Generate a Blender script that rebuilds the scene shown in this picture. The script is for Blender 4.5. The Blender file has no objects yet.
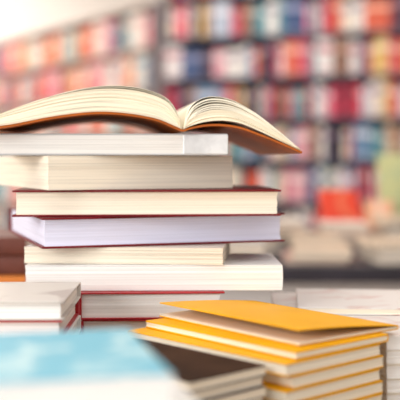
import bpy, bmesh, math, random
from mathutils import Vector, Matrix
random.seed(7)
S=bpy.context.scene
S.view_settings.view_transform='Standard'
COL=S.collection
CAMY=-0.8; EYE=1.0; F=944.44; V0=160.0
def P(u,d): return ((u-200)*d/F, d+CAMY)

# ---------------- materials ----------------
def newmat(name):
    m=bpy.data.materials.new(name); m.use_nodes=True
    nt=m.node_tree; b=nt.nodes['Principled BSDF']
    return m,nt,b
def N(nt,t,**k):
    n=nt.nodes.new(t)
    for a,v in k.items(): setattr(n,a,v)
    return n
def plain(name,c,rough=.5,var=.08,scale=30,spec=.4,bump=0.0,metal=0):
    m,nt,b=newmat(name)
    tc=N(nt,'ShaderNodeTexCoord'); no=N(nt,'ShaderNodeTexNoise'); no.inputs['Scale'].default_value=scale
    no.inputs['Detail'].default_value=5
    nt.links.new(tc.outputs['Object'],no.inputs['Vector'])
    cr=N(nt,'ShaderNodeValToRGB')
    cr.color_ramp.elements[0].position=.3; cr.color_ramp.elements[1].position=.7
    cr.color_ramp.elements[0].color=tuple(max(0,x*(1-var)) for x in c)+(1,)
    cr.color_ramp.elements[1].color=tuple(min(1,x*(1+var)) for x in c)+(1,)
    nt.links.new(no.outputs['Fac'],cr.inputs['Fac']); nt.links.new(cr.outputs['Color'],b.inputs['Base Color'])
    b.inputs['Roughness'].default_value=rough; b.inputs['Specular IOR Level'].default_value=spec
    b.inputs['Metallic'].default_value=metal
    return m
def pages(name,c,dark=.80,freq=1500,uv=False):
    """stacked leaves seen from the edge: fine layers across the thickness"""
    m,nt,b=newmat(name)
    tc=N(nt,'ShaderNodeTexCoord'); mp=N(nt,'ShaderNodeMapping')
    mp.inputs['Scale'].default_value=(2.5,34,1) if uv else (6,6,freq)
    no=N(nt,'ShaderNodeTexNoise'); no.inputs['Scale'].default_value=1.0; no.inputs['Detail'].default_value=3
    nt.links.new(tc.outputs['UV' if uv else 'Object'],mp.inputs['Vector']); nt.links.new(mp.outputs['Vector'],no.inputs['Vector'])
    cr=N(nt,'ShaderNodeValToRGB')
    cr.color_ramp.elements[0].position=.28; cr.color_ramp.elements[1].position=.52
    cr.color_ramp.elements[0].color=tuple(x*dark for x in c)+(1,)
    cr.color_ramp.elements[1].color=c+(1,)
    nt.links.new(no.outputs['Fac'],cr.inputs['Fac']); nt.links.new(cr.outputs['Color'],b.inputs['Base Color'])
    bp=N(nt,'ShaderNodeBump'); bp.inputs['Strength'].default_value=.2; bp.inputs['Distance'].default_value=.0004
    nt.links.new(no.outputs['Fac'],bp.inputs['Height']); nt.links.new(bp.outputs['Normal'],b.inputs['Normal'])
    b.inputs['Roughness'].default_value=.8; b.inputs['Specular IOR Level'].default_value=.15
    return m
def printed(name,c1,c2,scale=14,thr=.56,rough=.35,soft=.03):
    m,nt,b=newmat(name)
    tc=N(nt,'ShaderNodeTexCoord'); no=N(nt,'ShaderNodeTexNoise'); no.inputs['Scale'].default_value=scale
    no.inputs['Detail'].default_value=3; no.inputs['Distortion'].default_value=1.2
    nt.links.new(tc.outputs['Object'],no.inputs['Vector'])
    cr=N(nt,'ShaderNodeValToRGB')
    cr.color_ramp.elements[0].position=thr-soft; cr.color_ramp.elements[1].position=thr+soft
    cr.color_ramp.elements[0].color=c1+(1,); cr.color_ramp.elements[1].color=c2+(1,)
    nt.links.new(no.outputs['Fac'],cr.inputs['Fac']); nt.links.new(cr.outputs['Color'],b.inputs['Base Color'])
    b.inputs['Roughness'].default_value=rough
    return m
PG_CREAM=pages('pages_cream',(.94,.85,.70),.74)
PG_WHITE=pages('pages_white',(.96,.94,.91),.80)
PG_LAV=pages('pages_lavender',(.81,.81,.97),.85)
PG_TAN=pages('pages_tan',(.87,.78,.64),.64)
PG_GREY=pages('pages_grey',(.84,.82,.78),.74)
PG_UV=pages('pages_open',(.97,.88,.68),.52,uv=True)
PG_TOP=plain('page_paper',(.96,.89,.73),.8,.03,60)
C_RED=plain('cover_dark_red',(.18,.009,.014),.45,.15,spec=.25)
C_CRIM=plain('cover_crimson',(.42,.012,.02),.4,.15)
C_WHITE=plain('cover_white',(.86,.86,.85),.35,.03)
C_GREY=plain('cover_grey',(.48,.48,.48),.4,.12)
C_CREAM=plain('cover_cream',(.86,.78,.65),.4,.04)
C_NAVY=plain('cover_navy',(.02,.03,.07),.35,.2)
C_BLACK=plain('cover_dark_brown',(.050,.024,.014),.75,.3,spec=.1)
C_RUST=plain('cover_rust',(.42,.105,.015),.5,.15,spec=.2)
C_YEL=plain('cover_yellow',(.92,.45,.006),.5,.06,20,spec=.2)
C_BROWN=plain('cover_brown',(.13,.035,.022),.5,.3)
C_ORANGE=plain('cover_orange',(.65,.20,.03),.45,.1)
C_BLUE=printed('cover_blue_printed',(.15,.48,.63),(.50,.73,.78),34,.62,.5,.05)
C_PINKW=printed('cover_pink_printed',(.82,.78,.75),(.68,.50,.46),18,.60,.4,.06)
C_BEIGE=printed('cover_beige_printed',(.70,.66,.62),(.50,.44,.41),16,.58,.4,.06)
C_WRAP=printed('wrap_mottled',(.60,.61,.62),(.80,.81,.82),28,.50,.12,.12)

# ---------------- helpers ----------------
def mesh_obj(name,verts,faces,mats,parent=None,fm=None,smooth=False,uvs=None):
    me=bpy.data.meshes.new(name); me.from_pydata(verts,[],faces)
    for m in mats: me.materials.append(m)
    if fm:
        for p,i in zip(me.polygons,fm): p.material_index=i
    if uvs:
        l=me.uv_layers.new(name='UVMap')
        for lo in me.loops: l.data[lo.index].uv=uvs[lo.vertex_index]
    bm=bmesh.new(); bm.from_mesh(me); bmesh.ops.recalc_face_normals(bm,faces=bm.faces); bm.to_mesh(me); bm.free()
    if smooth:
        for p in me.polygons: p.use_smooth=True
    o=bpy.data.objects.new(name,me); COL.objects.link(o)
    if parent: o.parent=parent
    return o
def box_mesh(bm,x0,x1,y0,y1,z0,z1):
    vs=[bm.verts.new((x,y,z)) for x in(x0,x1) for y in(y0,y1) for z in(z0,z1)]
    for f in((0,1,3,2),(4,6,7,5),(0,4,5,1),(2,3,7,6),(0,2,6,4),(1,5,7,3)): bm.faces.new([vs[i] for i in f])
def boxes(name,lst,mat,parent=None,bevel=0):
    bm=bmesh.new()
    for b in lst: box_mesh(bm,*b)
    bmesh.ops.recalc_face_normals(bm,faces=bm.faces)
    me=bpy.data.meshes.new(name); bm.to_mesh(me); bm.free(); me.materials.append(mat)
    o=bpy.data.objects.new(name,me); COL.objects.link(o)
    if parent: o.parent=parent
    if bevel:
        md=o.modifiers.new('bevel','BEVEL'); md.width=bevel; md.segments=2
    return o
def empty(name,loc,rz,label,cat,group=None):
    e=bpy.data.objects.new(name,None); e.empty_display_size=.02; COL.objects.link(e)
    e.location=loc; e.rotation_euler=(0,0,rz); e['label']=label; e['category']=cat
    if group: e['group']=group
    return e

ROT={'left':0,'front':90,'right':180,'back':-90}
def make_book(u,d,phi,a,b,z0,z1,cover,page,label,spine='back',hard=True,anchor=(-1,-1),group=None,open_deg=0,xy=None,ct=None,spine_mat=None):
    """closed book: wrap-around cover with round spine + page block with curved fore edge"""
    g=.0003
    T=z1-z0-g; ph=math.radians(phi)
    cx,cy=xy if xy else P(u,d)
    ox,oy=-anchor[0]*a/2,-anchor[1]*b/2
    c,s=math.cos(ph),math.sin(ph)
    loc=(cx+c*ox-s*oy, cy+s*ox+c*oy, z0)
    root=empty('book',loc,ph,label,'book',group)
    W,L=(a,b) if spine in('left','right') else (b,a)
    if ct is None: ct=.0017 if hard else .0006
    oh=.003 if hard else .0002
    bul=.003 if hard else .0006
    n=6
    out=[(W/2,0),(-W/2+bul,0)]
    for i in range(1,n):
        t=math.pi*i/n; out.append((-W/2+bul-bul*math.sin(t), T/2-T/2*math.cos(t)))
    A=math.radians(open_deg)
    ns=8 if open_deg else 1
    hx=-W/2+bul
    top=[]
    for i in range(ns+1):
        t=i/ns; al=A*(1-.35*t)
        top.append((hx+(W-bul)*t*math.cos(al), T+(W-bul)*t*math.sin(al)))
    out+=top
    inn=[(x,z-ct) for i,(x,z) in enumerate(top)][::-1]
    inn[-1]=(-W/2+bul+ct*.6,T-ct)
    inn+=[(-W/2+bul+ct*.6,ct),(W/2,ct)]
    prof=out+inn
    r=math.radians(ROT[spine]); rc,rs=math.cos(r),math.sin(r)
    def R(x,y,z): return (rc*x-rs*y, rs*x+rc*y, z)
    m=len(prof); verts=[R(x,-L/2,z) for x,z in prof]+[R(x,L/2,z) for x,z in prof]
    faces=[(i,(i+1)%m,(i+1)%m+m,i+m) for i in range(m)]+[tuple(range(m)),tuple(range(2*m-1,m-1,-1))]
    fm=[1 if (spine_mat and 1<=i<=n) else 0 for i in range(m)]+[0,0]
    co=mesh_obj('cover',verts,faces,[cover]+([spine_mat] if spine_mat else []),root,fm)
    md=co.modifiers.new('bevel','BEVEL'); md.width=min(.0005,ct*.3); md.segments=2; md.limit_method='ANGLE'
    nz=10; xs=-W/2+bul+ct*.6; conc=.0022 if hard else .0004
    verts=[];faces=[]
    jit=.00025
    for k in range(nz+1):
        z=ct+(T-2*ct)*k/nz; q=1-(2*k/nz-1)**2
        xe=W/2-oh-conc*q+random.uniform(-jit,jit); yo=L/2-oh+random.uniform(-jit,jit); yo2=L/2-oh+random.uniform(-jit,jit)
        verts+=[R(xs,-yo,z),R(xe,-yo,z),R(xe,yo2,z),R(xs,yo2,z)]
        if k:
            p=4*(k-1);q4=4*k
            for i in range(4): faces.append((p+i,p+(i+1)%4,q4+(i+1)%4,q4+i))
    faces+= [(0,1,2,3),(4*nz,4*nz+1,4*nz+2,4*nz+3)]
    mesh_obj('page_block',verts,faces,[page],root)
    return root

# ---------------- main stack ----------------
GS='books in the tall stack'
make_book(42,.79,19,.222,.21,.9255,.9517,C_RED,PG_LAV,'thick hardcover with dark red boards and pale lavender pages',group=GS)
make_book(12,.80,4,.230,.155,.9517,.9746,C_RED,PG_CREAM,'dark red hardcover with cream page block in the stack',group=GS)
make_book(48,.79,24,.172,.22,.9746,1.004,C_CREAM,PG_CREAM,'thick cream paperback lying twisted in the tall stack',hard=False,group=GS)
wb=make_book(-8,.80,3,.20,.15,1.004,1.0229,C_GREY,PG_GREY,'grey paperback with shiny wrapped end under the open book',hard=False,group=GS,ct=.0014)
sl=boxes('plastic_sleeve',[(.062,.1006,-.0756,.075,.0010,.0178)],C_WRAP,wb,.0008); sl['label']='glossy mottled plastic wrap on the end'
make_book(223,.80,-5,.172,.110,.911,.9255,C_CREAM,PG_TAN,'thin paperback with tan pages in the tall stack',hard=False,anchor=(1,-1),group=GS)
make_book(25,.80,1,.219,.100,.889,.911,C_WHITE,PG_WHITE,'white paperback with navy spine near the stack base',spine='right',hard=False,ct=.001,spine_mat=C_NAVY,group=GS)
make_book(77,.790,3,.124,.18,.8662,.889,C_CRIM,PG_WHITE,'crimson hardcover with white pages under the stack',spine='left',group=GS,ct=.0013)
make_book(79,.792,1,.120,.18,.8455,.8662,C_CRIM,PG_WHITE,'crimson hardcover with white pages under the stack',spine='left',group=GS,ct=.0013)
for i,(z0,z1) in enumerate(((.8240,.8455),(.802,.824),(.78,.802))):
    make_book(76+i*3,.800,3-i,.124,.18,z0,z1,C_WHITE,PG_WHITE,'white hardcover at the bottom of the tall stack',spine='left',group=GS)

# ---------------- open book ----------------
def catmull(pts,n):
    res=[];m=len(pts)
    for i in range(n+1):
        t=i/n*(m-1); k=min(int(t),m-2); f=t-k
        p=[pts[max(0,min(m-1,k+j))] for j in(-1,0,1,2)]
        res.append(tuple(.5*((2*p[1][c])+(-p[0][c]+p[2][c])*f+(2*p[0][c]-5*p[1][c]+4*p[2][c]-p[3][c])*f*f+(-p[0][c]+3*p[1][c]-3*p[2][c]+p[3][c])*f**3) for c in(0,1)))
    return res
gx,gy=P(183,.80)
ob=empty('open_book',(gx,gy,1.0229),math.radians(7),'open paperback with rust cover lying face up on the stack','book')
k=.000847; BL=.205
def prof(l): return catmull([(x*k,z*k+.0032) for x,z in l],28)
LU=prof([(-1,1),(-6,15),(-18,29),(-45,38),(-80,40),(-120,34),(-160,22),(-196,8)])
LL=prof([(-1,0),(-10,4),(-28,11),(-58,16),(-90,17),(-130,12),(-170,4),(-203,0)])
RU=prof([(1,1),(5,14),(13,24),(29,30),(52,27),(78,14),(100,-2),(116,-15)])
RL=prof([(1,0),(8,3),(24,7),(42,8),(60,5),(80,-3),(100,-12),(122,-22)])
def lerp(A,B,t): return [(a[0]*(1-t)+b[0]*t,a[1]*(1-t)+b[1]*t) for a,b in zip(A,B)]
def block(name,up,lo,mats,y0,y1,layers=6):
    n=len(up);verts=[];uv=[];faces=[];fm=[]
    for yi,y in enumerate((y0,y1)):
        for j in range(layers+1):
            t=j/layers
            yj=y+random.uniform(-.0009,.0009)
            for i in range(n):
                x=lo[i][0]*(1-t)+up[i][0]*t; z=lo[i][1]*(1-t)+up[i][1]*t
                verts.append((x,yj,z)); uv.append((i/(n-1),t))
    s=n*(layers+1); idx=lambda yi,j,i: yi*s+j*n+i
    for j in range(layers):
        for i in range(n-1):
            faces.append((idx(0,j,i),idx(0,j,i+1),idx(0,j+1,i+1),idx(0,j+1,i)));fm.append(0)
            faces.append((idx(1,j,i),idx(1,j+1,i),idx(1,j+1,i+1),idx(1,j,i+1)));fm.append(0)
        for i in(0,n-1):
            faces.append((idx(0,j,i),idx(0,j+1,i),idx(1,j+1,i),idx(1,j,i)));fm.append(0)
    for i in range(n-1):
        faces.append((idx(0,layers,i),idx(0,layers,i+1),idx(1,layers,i+1),idx(1,layers,i)));fm.append(1)
        faces.append((idx(0,0,i),idx(1,0,i),idx(1,0,i+1),idx(0,0,i+1)));fm.append(1)
    return mesh_obj(name,verts,faces,mats,ob,fm,False,uv)
block('page_block',LU,LL,[PG_UV,PG_TOP],.002,BL-.002,12)
block('page_block',lerp(RL,RU,.55),lerp(RL,RU,.04),[PG_UV,PG_TOP],.002,BL-.002,8)
def sheet(name,pts,th,mat,y0,y1):
    n=len(pts);verts=[];nn=[]
    for i in range(n):
        a=Vector(pts[max(0,i-1)]);b=Vector(pts[min(n-1,i+1)]);t=(b-a).normalized();q=Vector((-t.y,t.x))
        if q.y<0:q=-q
        nn.append(q)
    for y in(y0,y1):
        for i in range(n): verts.append((pts[i][0],y,pts[i][1]))
        for i in range(n): verts.append((pts[i][0]-nn[i].x*th,y,pts[i][1]-nn[i].y*th))
    s=2*n;faces=[]
    for i in range(n-1):
        faces+=[(i,i+1,s+i+1,s+i),(n+i,s+n+i,s+n+i+1,n+i+1),(i,n+i,n+i+1,i+1),(s+i,s+i+1,s+n+i+1,s+n+i)]
    faces+=[(0,s,s+n,n),(n-1,2*n-1,s+2*n-1,s+n-1)]
    return mesh_obj(name,verts,faces,[mat],ob,smooth=False)
cv=[(x,z-.0003) for x,z in LL[::-1]]+[(0,.0030)]+[(x,z-.0003-.0022*math.sin(math.pi*i/28)**2) for i,(x,z) in enumerate(RL)]
sheet('cover',cv,.0018,C_RUST,0,BL)
for off,cut in((5,.97),(2.5,.99)):
    pts=[(x*cut,z+off*k*math.sin(math.pi*min(1,.15+.85*i/28))*.55+.0003) for i,(x,z) in enumerate(LU)]
    sheet('page',pts,.0003,PG_TOP,.002,BL-.002)
for j,(t,th,cut) in enumerate(((.63,.0010,.99),(.71,.0011,.985),(.80,.0012,.985),(.90,.0008,.975),(1.01,.0013,.97),(1.09,.0003,.95))):
    pts=[(x*cut,z+.0004*(i/28)*j) for i,(x,z) in enumerate(lerp(RL,RU,t))]
    sheet('page',pts,th,PG_TOP,.002+.0008*(j%3),BL-.002-.001*(j%2))

# ---------------- yellow pile ----------------
GY='yellow paperbacks in the pile'
yx,yy=P(285,.60)
zt=.8707;i=0
while zt>.7801:
    zb=max(.78,zt-.0088)
    if zb<.7845: zb=.78
    j=0 if i==0 else random.uniform(0,.007)
    make_book(0,0,42.5+(0 if i==0 else random.uniform(-.3,.3)),.098-j*.5,.163,zb,zt,C_YEL,PG_CREAM,'yellow paperback with cream pages in a pile',spine='back',hard=False,xy=(yx+j+.001,yy+j*.9),group=GY,ct=.0011)
    zt=zb;i+=1
x1,y1=P(296,.609)
make_book(0,0,41,.096,.158,.8707,.8766,C_YEL,PG_CREAM,'yellow paperback shifted slightly near the pile top',spine='right',hard=False,xy=(x1,y1),group=GY,ct=.0012)
x1,y1=P(299,.624)
make_book(0,0,39,.102,.155,.8766,.8800,C_YEL,PG_CREAM,'yellow paperback with its front cover lifting on the pile',spine='right',hard=False,xy=(x1,y1),group=GY,open_deg=7,ct=.0009)

# ---------------- dark pile ----------------
zt=.8695;i=0
cvs=[C_BLACK,C_GREY,C_BLACK,C_WHITE]
while zt>.7801:
    th=(.0066,.0066,.0070,.0066)[i%4]; zb=zt-th
    if zb<.785: zb=.78
    make_book(190,.556+(.002 if i%2 else 0),44,.067-(.003 if i%2 else 0),.165,zb,zt,cvs[i%4],PG_CREAM,
      ('dark brown paperback on a pile beside yellow books' if cvs[i%4] is C_BLACK else 'plain pale paperback in the dark book pile'),hard=False,group='books in the dark pile')
    zt=zb;i+=1

# ---------------- blue pile ----------------
bx,by=-.0375,.494+CAMY
zt=.9125;i=0
while zt>.7801:
    zb=zt-.017
    if zb<.79: zb=.78
    make_book(0,0,14+(0 if i==0 else random.uniform(-1,1)),.208,.110,zb,zt,C_BLUE if i==0 else C_WHITE,PG_WHITE,
      'light blue book with pale cover drawing on a pile' if i==0 else 'white book under the light blue book',hard=False,anchor=(1,1),xy=(bx+(.014 if i else 0)+(.001*(i%2)),by-.001*(i%2)),group='books under the light blue book')
    zt=zb;i+=1

# ---------------- left pile ----------------
zt=.9015;i=0
while zt>.7801:
    zb=zt-.0135
    if zb<.785: zb=.78
    make_book(64-(i%2)*2,.66,1,.2,.110,zb,zt,C_BEIGE if i==0 else (C_CRIM if i==1 else C_WHITE),PG_WHITE,
      'book with beige printed cover on a low pile' if i==0 else ('crimson hardcover with white pages in a low pile' if i==1 else 'white hardcover in a low pile'),anchor=(1,-1),group='books in the low pile',ct=.0012)
    zt=zb;i+=1

# ---------------- piles behind ----------------
def pile(corner,phi,a,b,ztop,th,mats,labels,anchor=(-1,-1),grp='books in a pile',zb0=.78,hard=False,page=PG_WHITE,spine='back'):
    zt=ztop;i=0
    while zt>zb0+1e-4:
        zb=zt-th
        if zb<zb0+th*.5: zb=zb0
        make_book(0,0,phi+(random.uniform(-1,1) if i else 0),a,b,zb,zt,mats[min(i,len(mats)-1)] ,page,labels[min(i,len(labels)-1)],hard=hard,anchor=anchor,xy=corner,group=grp,spine=spine)
        zt=zb;i+=1
pile((.064,.795+CAMY),-3,.20,.165,.866,.013,[C_PINKW,C_WHITE],['white paperback with faint pink print on a pile','white paperback in the pile behind yellow books'],grp='books in the pink printed pile')
make_book(0,0,-5,.20,.12,.866,.8725,C_PINKW,PG_CREAM,'thin white paperback lying askew on the pink printed pile',hard=False,xy=(.085,.820+CAMY),group='books in the pink printed pile',ct=.001)
pile((.135,.682+CAMY),8,.15,.085,.873,.0105,[C_PINKW,C_CREAM],['white paperback with faint pink print beside yellow books','cream paperback beside the yellow books'],grp='books beside the yellow pile')
mx,my=P(26,1.08)
pile((mx,my),4,.2,.14,.912,.022,[C_BROWN,C_BROWN,C_ORANGE,C_BROWN],['dark brown hardcover behind the tall stack','dark brown hardcover behind the tall stack','orange hardcover under a dark brown book','dark brown hardcover behind the tall stack'],anchor=(1,-1),grp='brown books behind the stack',hard=True,spine='front')
pile((mx+.03,my-.01),-4,.17,.13,.86,.02,[C_ORANGE,C_BROWN],['orange hardcover behind the tall stack','brown hardcover behind the tall stack'],grp='brown books behind the stack',hard=True)

# ---------------- tables ----------------
WOOD=plain('table_pale_wood',(.50,.38,.27),.5,.12,8)
DARKW=plain('table_dark_edge',(.03,.025,.035),.4,.2,10)
WHT=plain('furniture_white',(.70,.66,.64),.5,.04,6)
t=empty('display_table',(0,0,0),0,'wide pale wooden display table covered with book piles','table')
boxes('table_top',[(-.75,.75,-.55,.55,.745,.7799)],WOOD,t,.003)
for sx in(-.7,.66):
    for sy in(-.5,.46): boxes('leg',[(sx,sx+.05,sy,sy+.05,0,.745)],WOOD,t,.003)
t2=empty('display_table',(.35,1.65,0),0,'long dark-edged display table with pale panel base and books','table')
boxes('table_top',[(-1.15,1.25,-.5,.64,.745,.7799)],DARKW,t2,.003)
boxes('base_panel',[(-1.1,1.2,-.42,.58,0,.745)],WHT,t2,.003)
random.seed(11)
TC=[plain('display_cover_'+n,c,.5,.1) for n,c in(('cream',(.72,.60,.48)),('white',(.80,.73,.66)),('rose',(.60,.38,.32)),('tan',(.46,.32,.21)),('grey',(.43,.42,.44)),('sand',(.68,.53,.39)))]
PG_SAND=pages('pages_sand',(.84,.73,.60),.7)
def tb(x,y,a,b,h0,h1,cov,lab,phi=0,hard=True):
    make_book(0,0,phi,a,b,h0,h1,cov,PG_SAND,lab,xy=(x,y),hard=hard,group='books on the second table',ct=.002,anchor=(0,0))
for r,yb in enumerate((1.28,1.54,1.84)):
    xs=.02+r*.06
    while xs<1.15:
        a=random.uniform(.10,.16); zc=.78; n=random.choice((1,2,3)) if r<2 else random.choice((2,3,4,5))
        for q in range(n):
            th=random.uniform(.012,.02)
            tb(xs+a/2+random.uniform(-.008,.008),yb+random.uniform(-.01,.01),a-.01*(q%2),.17,zc,zc+th,random.choice(TC),'pale book in a small pile on the second table',random.uniform(-7,7))
            zc+=th
        xs+=a+random.uniform(.035,.045)
def stand_book(x,y,z0,w,h,cov,label,lean=12,rz=0):
    th=.016; q=math.radians(lean)
    root=empty('standing_book',(x,y,z0+(th+.002)*math.sin(q)+.0003),math.radians(rz),label,'book','face-out display books')
    c=boxes('cover',[(-w/2,w/2,0,.002,0,h),(-w/2,w/2,th,th+.002,0,h),(-w/2,-w/2+.002,.002,th,0,h)],cov,root,.0006)
    p=boxes('page_block',[(-w/2+.002,w/2-.003,.002,th,.003,h-.003)],PG_WHITE,root)
    for o in(c,p): o.rotation_euler=(-q,0,0)
C_BR=printed('cover_bright_red',(.88,.07,.03),(.90,.34,.16),10,.56,.5,.1)
C_GR=printed('cover_green_cream',(.70,.70,.34),(.46,.60,.38),12,.55,.5,.1)
C_SK=printed('cover_pale_blue',(.35,.48,.68),(.75,.75,.75),12,.5,.5,.1)
C_PE=printed('cover_peach',(.85,.42,.24),(.84,.70,.58),12,.52,.5,.1)
for (uu,dd,w,h,cv2,lab,rz,ln) in((346,2.83,.125,.14,C_BR,'bright red-orange book standing face out on the second table',14,30),
                     (377,2.86,.085,.10,C_PE,'peach book leaning on the second table',-16,30),
                     (397,3.0,.10,.24,C_GR,'pale yellow-green book standing on the second table',6,10),
                     (428,2.92,.10,.2,C_SK,'pale blue book standing on the second table',-6,12)):
    x,y=P(uu,dd); stand_book(x,y,.78,w,h,cv2,lab,rz=rz,lean=ln)

# ---------------- bookcases ----------------
M_NAVY=plain('case_dark',(.045,.045,.075),.5,.12,3); M_OAK=plain('case_oak',(.38,.30,.27),.5,.12,3)
M_SIDE=plain('case_side_taupe',(.26,.22,.23),.5,.12,3)
def shelfmat(i,c,c2):
    m,nt,b=newmat('spine_%02d'%i)
    tc=N(nt,'ShaderNodeTexCoord'); sp=N(nt,'ShaderNodeSeparateXYZ'); cr=N(nt,'ShaderNodeValToRGB')
    nt.links.new(tc.outputs['Generated'],sp.inputs[0]); nt.links.new(sp.outputs['Z'],cr.inputs['Fac'])
    e=cr.color_ramp; e.interpolation='CONSTANT'
    e.elements[0].position=0; e.elements[0].color=c+(1,)
    e.elements[1].position=.62; e.elements[1].color=c2+(1,)
    x=e.elements.new(.80); x.color=c+(1,)
    x=e.elements.new(.12); x.color=c2+(1,)
    x=e.elements.new(.17); x.color=c+(1,)
    nt.links.new(cr.outputs['Color'],b.inputs['Base Color']); b.inputs['Roughness'].default_value=.5
    return m
WARM=[((.70,.14,.07),(.85,.5,.35)),((.80,.72,.64),(.7,.3,.25)),((.76,.40,.20),(.9,.75,.6)),((.52,.03,.04),(.7,.4,.3)),((.72,.30,.08),(.85,.7,.5)),
      ((.80,.72,.66),(.7,.4,.38)),((.14,.20,.30),(.4,.42,.5)),((.70,.30,.32),(.8,.65,.65)),((.16,.07,.06),(.4,.25,.18)),((.66,.62,.56),(.2,.35,.42)),((.14,.38,.44),(.6,.55,.45)),((.60,.08,.14),(.75,.4,.42)),((.75,.22,.28),(.85,.6,.6))]
COOL=[((.58,.02,.05),(.72,.3,.3)),((.80,.77,.76),(.5,.15,.2)),((.62,.12,.20),(.78,.55,.6)),((.04,.08,.20),(.28,.3,.45)),((.80,.77,.73),(.3,.25,.33)),
      ((.68,.32,.38),(.82,.7,.7)),((.16,.02,.04),(.4,.14,.15)),((.12,.24,.40),(.6,.62,.7)),((.70,.56,.40),(.45,.18,.12)),((.04,.03,.06),(.25,.18,.24)),((.28,.32,.46),(.6,.6,.7)),((.62,.09,.04),(.78,.45,.32)),
      ((.68,.44,.14),(.8,.7,.45)),((.05,.22,.27),(.4,.52,.52)),((.78,.70,.70),(.5,.3,.38)),((.24,.12,.08),(.5,.32,.24)),((.42,.48,.58),(.7,.7,.76)),((.55,.05,.10),(.25,.03,.06)),((.66,.10,.16),(.75,.4,.42)),((.78,.68,.56),(.35,.35,.45))]
MW=[shelfmat(i,*c) for i,c in enumerate(WARM)]; MC=[shelfmat(50+i,*c) for i,c in enumerate(COOL)]
def unit_book_bm(bm,M=Matrix.Identity(4),midx=0):
    prof=[(-.5,1),(-.5,.06),(-.35,.015),(0,0),(.35,.015),(.5,.06),(.5,1),(.38,1),(.38,.12),(-.38,.12),(-.38,1)]
    n=len(prof)
    lo=[bm.verts.new(M@Vector((x,y,0))) for x,y in prof]; hi=[bm.verts.new(M@Vector((x,y,1))) for x,y in prof]
    fs=[bm.faces.new(lo),bm.faces.new(hi)]
    for i in range(n): fs.append(bm.faces.new((lo[i],lo[(i+1)%n],hi[(i+1)%n],hi[i])))
    for f in fs: f.material_index=midx
    vs=[bm.verts.new(M@Vector((x,y,z))) for x in(-.379,.379) for y in(.121,.97) for z in(.015,.975)]
    for f in((0,1,3,2),(4,6,7,5),(0,4,5,1),(2,3,7,6),(0,2,6,4),(1,5,7,3)):
        q=bm.faces.new([vs[i] for i in f]); q.material_index=1
bm=bmesh.new(); unit_book_bm(bm); bmesh.ops.recalc_face_normals(bm,faces=bm.faces)
UB=bpy.data.meshes.new('shelf_book'); bm.to_mesh(UB); bm.free(); UB.materials.append(MC[0]); UB.materials.append(PG_WHITE)
cnt=0
def seen(p):
    d=p.y-CAMY; u=200+F*p.x/d; v=V0+F*(EYE-p.z)/d
    if not(-8<u<408 and -15<v<262): return False
    if u<285 and v>150: return False
    return True
def bookcase(x0,y0,ang,width,zs,mat,mats,label,group,wmin,wmax,div,cap):
    global cnt
    root=empty('bookcase',(x0,y0,0),math.radians(ang),label,'bookcase')
    dp=.25; th=.020; top=zs[-1]
    for xx in(0,width-th): boxes('side_panel',[(xx,xx+th,0,dp,0,top+th)],M_SIDE,root,.002)
    boxes('back_panel',[(th,width-th,dp-.012,dp,0,top+th)],mat,root)
    mx_=width*div
    boxes('divider',[(mx_,mx_+th,.004,dp-.012,zs[0]+th,top)],mat,root)
    for zz in zs: boxes('shelf',[(th,width-th,.002,dp-.012,zz,zz+th)],mat,root,.002)
    R=Matrix.Translation((x0,y0,0))@Matrix.Rotation(math.radians(ang),4,'Z')
    sb=bmesh.new(); scount=0; n0=cnt
    for r in range(len(zs)-2,-1,-1):
        zb=zs[r]+th+.0005; H=zs[r+1]-zb
        for (xa,xb) in((th+.003,mx_-.003),(mx_+th+.003,width-th-.003)):
            x=xa; run=0; rh=.86
            while True:
                if run<=0: runmat=random.choice(mats); run=random.choice((1,1,1,2,2,3)); rh=random.uniform(.74,.97); rw=random.uniform(wmin,wmax)
                w=rw
                if x+w>xb: break
                if random.random()<.015: x+=random.uniform(.02,.04); continue
                h=H*rh; d=random.uniform(.13,.17)
                run-=1
                M=R@Matrix.Translation((x+w/2,.008+random.uniform(0,.02),zb))@Matrix.Diagonal((w-.002,d,h,1))
                if cnt-n0<cap and seen(M@Vector((0,0,.5))):
                    o=bpy.data.objects.new('shelf_book',UB); COL.objects.link(o); o.matrix_world=M
                    o.material_slots[0].link='OBJECT'; o.material_slots[0].material=runmat
                    o['label']='closed book standing upright on a bookcase shelf'; o['category']='book'; o['group']=group; cnt+=1
                else:
                    unit_book_bm(sb,M,mats.index(runmat)+2); scount+=1
                x+=w
    if scount:
        bmesh.ops.recalc_face_normals(sb,faces=sb.faces)
        me=bpy.data.meshes.new('shelf_books'); sb.to_mesh(me)
        me.materials.append(PG_WHITE);me.materials.append(PG_WHITE)
        for m in mats: me.materials.append(m)
        o=bpy.data.objects.new('shelf_books',me); COL.objects.link(o); o['kind']='stuff'
        o['label']='rows of upright books on the bookcase shelves'; o['category']='books'
    sb.free()
random.seed(5)
lx,ly=-1.79,8.13+CAMY; ang=math.degrees(math.atan2(5.95-8.13,-.30+1.79)); wl=math.hypot(1.49,2.18)
bookcase(-.237,5.6+CAMY,-16,1.75,[.05,.27,.50,.74,.98,1.22,1.46,1.70,1.94,2.18],M_NAVY,MC,'tall dark bookcase packed with colourful books','books in the dark bookcase',.024,.040,.86,220)
bookcase(lx,ly,ang,wl,[.07,.36,.63,.90,1.17,1.44,1.71,1.98],M_OAK,MW,'tall oak bookcase filled with warm-coloured books','books in the oak bookcase',.034,.055,.5,150)

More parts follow.
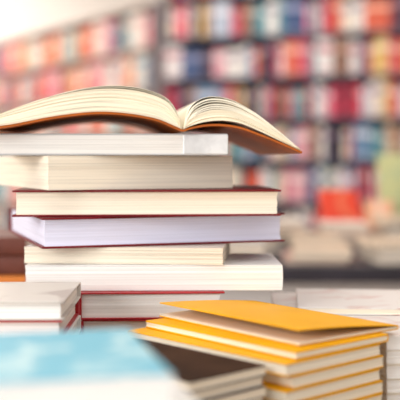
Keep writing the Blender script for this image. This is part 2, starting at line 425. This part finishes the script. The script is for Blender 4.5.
# ---------------- room ----------------
WALL=plain('wall_paint',(.86,.82,.78),.8,.02,2); FLO=plain('floor_tile',(.60,.50,.42),.5,.08,2); CEI=plain('ceiling_paint',(.9,.88,.86),.8,.02,2)
def struct(n,b,m):
    o=boxes(n,[b],m); o['kind']='structure'; o['label']=n.replace('_',' '); return o
struct('floor',(-5,5,-3.5,9.6,-.1,0),FLO)
struct('wall_back',(-5,5,9.6,9.7,0,3.6),WALL)
struct('wall_left',(-5.1,-5,-3.5,9.6,0,3.6),WALL)
struct('wall_right',(5,5.1,-3.5,9.6,0,3.6),WALL)
struct('ceiling',(-5.1,5.1,-3.5,9.7,3.6,3.7),CEI)

# ---------------- lights ----------------
def area(n,loc,rot,sx,sy,e,c):
    l=bpy.data.lights.new(n,'AREA'); l.shape='RECTANGLE'; l.size=sx; l.size_y=sy; l.energy=e; l.color=c
    o=bpy.data.objects.new(n,l); COL.objects.link(o); o.location=loc; o.rotation_euler=[math.radians(a) for a in rot]; return o
area('ceiling_light',(-.5,-.6,3.4),(0,0,0),3,3,37,(1,.98,.94))
area('window_light',(-2.6,-2.8,1.8),(0,-80,47),1.8,1.6,116,(1,.99,.97))
area('added_rear_fill',(-.4,3.6,3.45),(15,0,0),4,2,108,(1,.95,.90))  # added fill that brightens the bookcases, no actual ceiling fixture
area('added_rear_fill',(-3.2,7.2,3.4),(0,0,0),2.5,3,165,(1,.96,.90))  # added fill that pushes the rear left wall towards white, no actual fixture
w=bpy.data.worlds.new('World'); S.world=w; w.use_nodes=True
w.node_tree.nodes['Background'].inputs[0].default_value=(.99,.99,1,1); w.node_tree.nodes['Background'].inputs[1].default_value=.70

# ---------------- camera ----------------
c=bpy.data.cameras.new('camera'); co=bpy.data.objects.new('camera',c); COL.objects.link(co)
co.location=(0,CAMY,EYE); co.rotation_euler=(math.radians(90),0,0)
c.lens=85; c.sensor_width=36; c.shift_y=-(200-V0)/400
c.dof.use_dof=True; c.dof.focus_distance=.76; c.dof.aperture_fstop=5.2
c.clip_start=.02
S.camera=co
